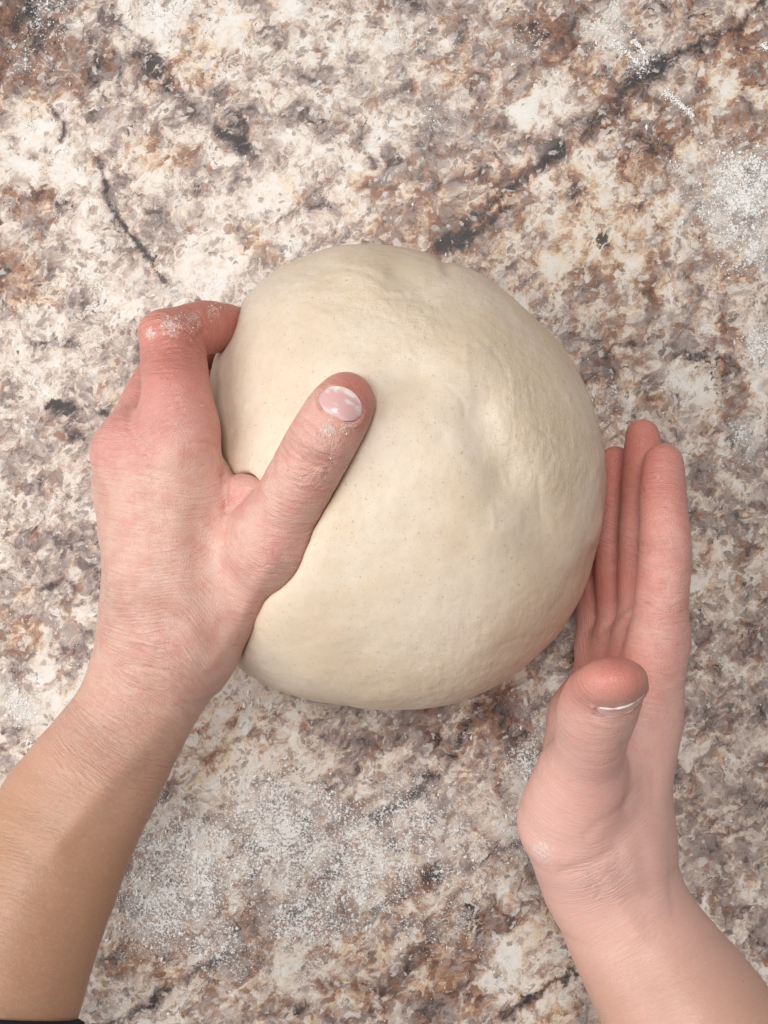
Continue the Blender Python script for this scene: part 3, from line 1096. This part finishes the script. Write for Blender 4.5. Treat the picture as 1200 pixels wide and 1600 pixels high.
def right_tint(V, N, px, py):
    c = np.ones((len(V), 1)) * np.array([0.735, 0.45, 0.39])
    c = lerp(c, TAN, 0.5 * sstep(1370, 1600, py))
    c = lerp(c, PINK, 0.75 * sstep(1050, 800, py))
    for x, y, r, w, k in ((960, 1045, 50, .9, RED), (1000, 1065, 40, .6, RED), (1035, 760, 50, .5, RED), (1005, 690, 50, .9, RED), (960, 740, 60, .9, RED),
                          (960, 900, 60, .7, RED), (910, 930, 50, .6, RED), (930, 1240, 60, .4, PINK), (1060, 1000, 50, .4, PINK), (900, 1060, 50, .6, RED)):
        c = lerp(c, k, w * gauss_px(px, py, x, y, r))
    return c


def build_person(lf, rf):
    person = bpy.data.objects.new("person", None)
    COL.objects.link(person)
    person["label"] = "person with bare forearms and navy sleeve cupping the dough with both hands"
    person["category"] = "person"
    skin, nail = skin_material(), nail_material()

    # left
    ip, tip = P(496, 706, 119), P(541, 626, 117.5)
    ln = Nail(P(531, 641, 120), tip - ip + np.array([0, 0, -1.5]), (0.10, 0.20, 1), 6.9, 5.0)
    bones = [(P(-70, 1800, 124), P(-22, 1600, 110), 30, -230), (P(-22, 1600, 110), P(112, 1270, 88), 28, -170), (P(112, 1270, 88), P(245, 1040, 80), 24, -80),
             (P(245, 1040, 82), P(245, 700, 92), 15, 0), (P(340, 1000, 84), P(434, 862, 99), 14, 10), (P(434, 862, 99), P(496, 706, 119), 11, 45),
             (P(496, 706, 119), P(541, 626, 117.5), 10, 82), (P(281, 672, 99), P(272, 536, 90), 11, 75), (P(272, 536, 90), P(380, 515, 55), 9, 110)]
    cre = [([(443, 682), (462, 708), (490, 728), (512, 733)], 3.0, -0.55), ([(455, 668), (480, 700), (505, 722), (522, 724)], 2.6, -0.35),
           ([(462, 655), (490, 682), (516, 702)], 2.4, -0.25), ([(474, 650), (500, 672), (522, 688)], 2.2, -0.2),
           ([(350, 745), (352, 790), (346, 850)], 5, -0.9), ([(384, 768), (372, 790), (352, 800)], 4, -0.5),
           ([(160, 1045), (210, 1040), (262, 1050), (330, 1075)], 3.2, -0.30), ([(200, 1010), (260, 1018), (318, 1042)], 3.0, -0.25),
           ([(180, 1075), (240, 1080), (290, 1100)], 3.0, -0.18),
           ([(206, 640), (200, 668), (222, 690), (236, 705)], 6, -0.7), ([(318, 545), (306, 530), (318, 516)], 4, -0.5),
           ([(237, 515), (270, 512), (300, 520)], 2.6, -0.25), ([(232, 530), (262, 524), (296, 532)], 2.6, -0.25),
           ([(300, 690), (325, 692), (340, 702)], 3, -0.3), ([(210, 700), (232, 720), (240, 750)], 4, -0.4)]
    bmp = [([(275, 720), (275, 800), (280, 930)], 22, 0.3), ([(205, 740), (225, 830), (240, 960)], 15, 0.35), ([(420, 880), (370, 980), (335, 1030)], 14, 0.7),
           ([(300, 980), (312, 1010)], 16, 0.5), ([(160, 690), (170, 720)], 20, 0.5), ([(270, 1110), (190, 1200), (90, 1320)], 22, 0.9)]
    wsp = [(490, 715, 50, 1.2), (250, 1040, 120, .6), (180, 950, 100, .55), (240, 690, 80, .45), (265, 540, 60, 1.1), (440, 900, 70, .7), (200, 1150, 120, .6)]
    la, V, N, px, py = finish_arm(lf, bones, [ln], left_tint, cre, bmp, wsp, [(268, 508, 30, 1), (235, 520, 14, 1.2), (300, 498, 26, .9), (335, 488, 20, .9), (515, 675, 26, .9), (545, 665, 18, 1), (490, 705, 30, .6), (520, 610, 14, .7), (440, 870, 20, .7), (290, 680, 26, .6), (360, 520, 20, .5), (250, 610, 40, .35), (475, 760, 30, .4)],
                                  skin, person,
                                  "left arm laid over the dough, thumb on top and fingers curled round its far side")
    ln.build(lf, nail, la)
    # dried dough and flour stuck to the skin
    spots = [(232, 520, 6, 3), (262, 508, 18, 12), (285, 498, 14, 10), (330, 488, 14, 7), (505, 668, 7, 7), (520, 675, 8, 9), (540, 672, 6, 9),
             (517, 715, 4, 5), (500, 690, 10, 7), (447, 872, 8, 4), (315, 634, 3, 2), (268, 676, 18, 5), (303, 512, 12, 8), (565, 640, 4, 5), (538, 616, 12, 5),
             (475, 735, 20, 4), (345, 478, 10, 5)]
    crumbs("dough_crust", V, N, px, py, spots, la)

    # right
    rip, rtip = P(930, 1118, 120), P(962, 1062, 137)
    rn = Nail(P(966, 1068, 137.0), (0.02, 0.10, 0.99), (0.10, -0.99, 0.06), 7.2, 2.6)
    bones = [(P(1190, 1770, 98), P(1092, 1610, 84), 28, -150), (P(1092, 1610, 84), P(965, 1385, 70), 24, -90), (P(965, 1385, 70), P(1025, 1010, 70), 15, 0),
             (P(893, 1285, 82), P(912, 1215, 92), 15, 20), (P(912, 1215, 92), P(930, 1118, 120), 11, 45), (P(930, 1118, 120), P(962, 1062, 137), 10, 80),
             (P(1036, 1000, 74), P(1040, 855, 78), 9, 85), (P(1040, 855, 78), P(1036, 722, 70), 8, 120)]
    cre = [([(976, 1165), (986, 1210), (986, 1240), (976, 1265)], 7, -1.0), ([(940, 985), (965, 962), (988, 945)], 5, -0.6),
           ([(880, 1362), (920, 1350), (962, 1328)], 9, -0.5), ([(918, 1392), (936, 1376), (948, 1362)], 3, -0.18), ([(930, 1400), (948, 1380)], 3, -0.15),
           ([(955, 1398), (1000, 1408), (1050, 1395)], 5, -0.2), ([(915, 1305), (940, 1285), (965, 1268)], 8, -0.3),
           ([(1000, 850), (1034, 862)], 4, -0.45), ([(1000, 862), (1030, 872)], 3, -0.3), ([(1003, 778), (1040, 788)], 4, -0.4), ([(985, 965), (1010, 945)], 5, -0.4), ([(975, 760), (1003, 764)], 3, -0.35), ([(975, 830), (1000, 836)], 3, -0.35), ([(985, 1120), (960, 1112), (930, 1118)], 5, -0.3)]
    bmp = [([(945, 1370), (990, 1460)], 18, 0.7), ([(1005, 1330), (1015, 1390)], 16, -0.6)]
    wsp = [(940, 1370, 55, .45), (940, 1130, 40, .3), (1020, 860, 50, .6)]
    ra, V, N, px, py = finish_arm(rf, bones, [rn], right_tint, cre, bmp, wsp, [(845, 1330, 34, 1), (830, 1280, 20, .6), (1030, 750, 16, .7), (1022, 860, 14, .8), (1062, 740, 12, .6), (985, 1120, 14, .6), (900, 1380, 26, .6)],
                                  skin, person,
                                  "right arm with the hand on edge beside the dough, thumb pointing up")
    rn.build(rf, nail, ra, (0.62, 0.37, 0.32))

    # navy sleeve of the left arm
    cm = NT("navy_knit")
    cm.put(cm.b.inputs["Base Color"], cm.mix(cm.noise(cm.mm, 0.6, 3), (0.004, 0.006, 0.022), (0.012, 0.016, 0.05)))
    cm.b.inputs["Roughness"].default_value = 0.9
    wv = cm.noise(cm.vmath('MULTIPLY', cm.mm, (1, 3, 1)), 0.8, 3)
    cm.put(cm.b.inputs["Normal"], cm.bump(wv, 0.6, 0.0008))
    a, b = P(-28, 1584, 109), P(-95, 1930, 131)
    ax = nrm(b - a)
    s1 = nrm(np.cross(ax, (0, 0, 1)))
    s2 = np.cross(s1, ax)
    prof = [(3, 27.5), (-0.5, 29.5), (0.5, 31.8), (4, 32.5), (12, 32.4), (14, 31.8), (16, 33), (30, 35), (45, 36), (60, 38.5), (78, 38), (95, 39), (95, 33)]
    nseg = 72
    th = np.linspace(0, 2 * np.pi, nseg, endpoint=False)
    V = []
    for t, r in prof:
        rr = r + (0.9 * np.sin(3 * th + t * 0.11) + 0.6 * np.sin(5 * th - t * 0.2)) * min(1, max(0, t) / 20)
        V.append(a + ax * t + np.outer(rr * np.cos(th), s1) + np.outer(rr * 0.86 * np.sin(th), s2))
    V = np.concatenate(V)
    i = np.arange(len(prof) * nseg).reshape(len(prof), nseg)
    j = np.roll(i, -1, 1)
    F = np.stack([i[:-1], j[:-1], j[1:], i[1:]], -1).reshape(-1, 4)
    mesh_obj("sleeve", V, F, cm.mat, la)
    return person


def flour_material():
    m = NT("flour_grains")
    m.put(m.b.inputs["Base Color"], m.mix(m.noise(m.mm, 0.3, 2), (0.86, 0.84, 0.81), (0.90, 0.89, 0.87)))
    m.b.inputs["Roughness"].default_value = 0.95
    m.b.inputs["Specular IOR Level"].default_value = 0.1
    return m.mat


_ICO = None


def lumps(C, R, flat=0.7):
    """many small irregular octahedral grains"""
    base = np.array([(1, 0, 0), (0, 1, 0), (-1, 0, 0), (0, -1, 0), (0, 0, 1), (0, 0, -1)], float)
    tri = np.array([(0, 1, 4), (1, 2, 4), (2, 3, 4), (3, 0, 4), (1, 0, 5), (2, 1, 5), (3, 2, 5), (0, 3, 5)])
    n = len(C)
    a = RNG.random(n) * 6.28
    ca, sa = np.cos(a), np.sin(a)
    B = np.repeat(base[None], n, 0) * (0.65 + 0.7 * RNG.random((n, 6, 1)))
    x = B[:, :, 0] * ca[:, None] - B[:, :, 1] * sa[:, None]
    y = B[:, :, 0] * sa[:, None] + B[:, :, 1] * ca[:, None]
    an = 0.6 + 0.8 * RNG.random((n, 1))
    B = np.stack([x * an, y / an, B[:, :, 2] * flat], -1) * R[:, None, None]
    V = (B + C[:, None]).reshape(-1, 3)
    F = (tri[None] + 6 * np.arange(n)[:, None, None]).reshape(-1, 3)
    return V, F


def crumbs(name, V, N, px, py, spots, parent):
    C, R = [], []
    ok = np.where(N[:, 2] > 0.15)[0]
    for x, y, r, n in spots:
        m = ok[np.hypot(px[ok] - x, py[ok] - y) < r]
        # uppermost sheet only
        m = m[V[m, 2] > V[m, 2].max() - 12] if len(m) else m
        if len(m) == 0:
            continue
        k = RNG.choice(m, size=min(2 * n, len(m)), replace=False)
        for i in k:
            C.append(V[i] + N[i] * 0.05)
            R.append(0.12 + 0.30 * RNG.random() ** 3)
    W, F = lumps(np.array(C), np.array(R), 0.4)
    m = NT("dried_dough")
    m.b.inputs["Base Color"].default_value = (0.82, 0.72, 0.62, 1)
    m.b.inputs["Roughness"].default_value = 0.8
    o = mesh_obj(name, W, F, m.mat, parent, smooth=True)
    o["kind"] = "stuff"
    return o


def build_flour():
    n = 320000
    x, y = RNG.random(n) * 1320 - 60, RNG.random(n) * 1720 - 60
    q = np.stack([x / 14, y / 14, x * 0], 1)
    a = flour_amount(x, y) * (0.65 + 0.9 * fbm(q, 3))
    keep = RNG.random(n) < np.clip(a - 0.20, 0, 1) * 0.7 + 0.004
    x, y = x[keep], y[keep]
    k = CAM_H / FPX
    r = 0.13 + 0.24 * RNG.random(len(x)) + 0.75 * RNG.random(len(x)) ** 12
    C = np.stack([(x - 600) * k, (800 - y) * k, r * 0.45 - 0.02], 1)
    V, F = lumps(C, r, 0.75)
    # streaks and clods scraped off the hands
    mat = flour_material()
    o = mesh_obj("flour", V, F, mat, smooth=False)
    o["kind"] = "stuff"
    o["label"] = "loose white flour grains sprinkled over the stone-look counter"
    o["category"] = "flour"

    def streak(p0, p1, w, n, label):
        t = RNG.random(n)
        g = RNG.normal(size=n)
        d = np.array([p1[0] - p0[0], p1[1] - p0[1]], float)
        L = np.hypot(*d)
        nx, ny = -d[1] / L, d[0] / L
        ww = w * (0.5 + 0.6 * np.abs(vnoise(np.stack([t * 5, t * 0, t * 0], 1))))
        X = p0[0] + d[0] * t + nx * g * ww
        Y = p0[1] + d[1] * t + ny * g * ww
        rr = 0.14 + 0.32 * RNG.random(n)
        C = np.stack([(X - 600) * k, (800 - Y) * k, rr * 0.4 + 0.25 * np.exp(-g * g)], 1)
        Vs, Fs = lumps(C, rr, 0.8)
        s = mesh_obj("flour_smear", Vs, Fs, mat)
        s["label"] = label
        s["category"] = "flour smear"
        s["group"] = "smears of flour on the counter"
    streak((1038, 142), (1084, 182), 3.5, 420, "long white diagonal flour smear on the cream stone below the dark vein")
    streak((990, 62), (1008, 84), 2.6, 190, "short white flour smear above the brown stone fleck near the dark vein")
    streak((968, 72), (996, 100), 2.4, 160, "thin broken flour smear just left of the brown stone fleck")
    streak((1192, 68), (1198, 78), 2.6, 120, "small compact white flour lump at the right edge")
    return o


# ------------------------------------------------------------------ build
build_counter()
LF, RF = left_field(), right_field()
DF = dough_field([LF, RF])
build_dough(DF)
build_person(LF, RF)
build_flour()
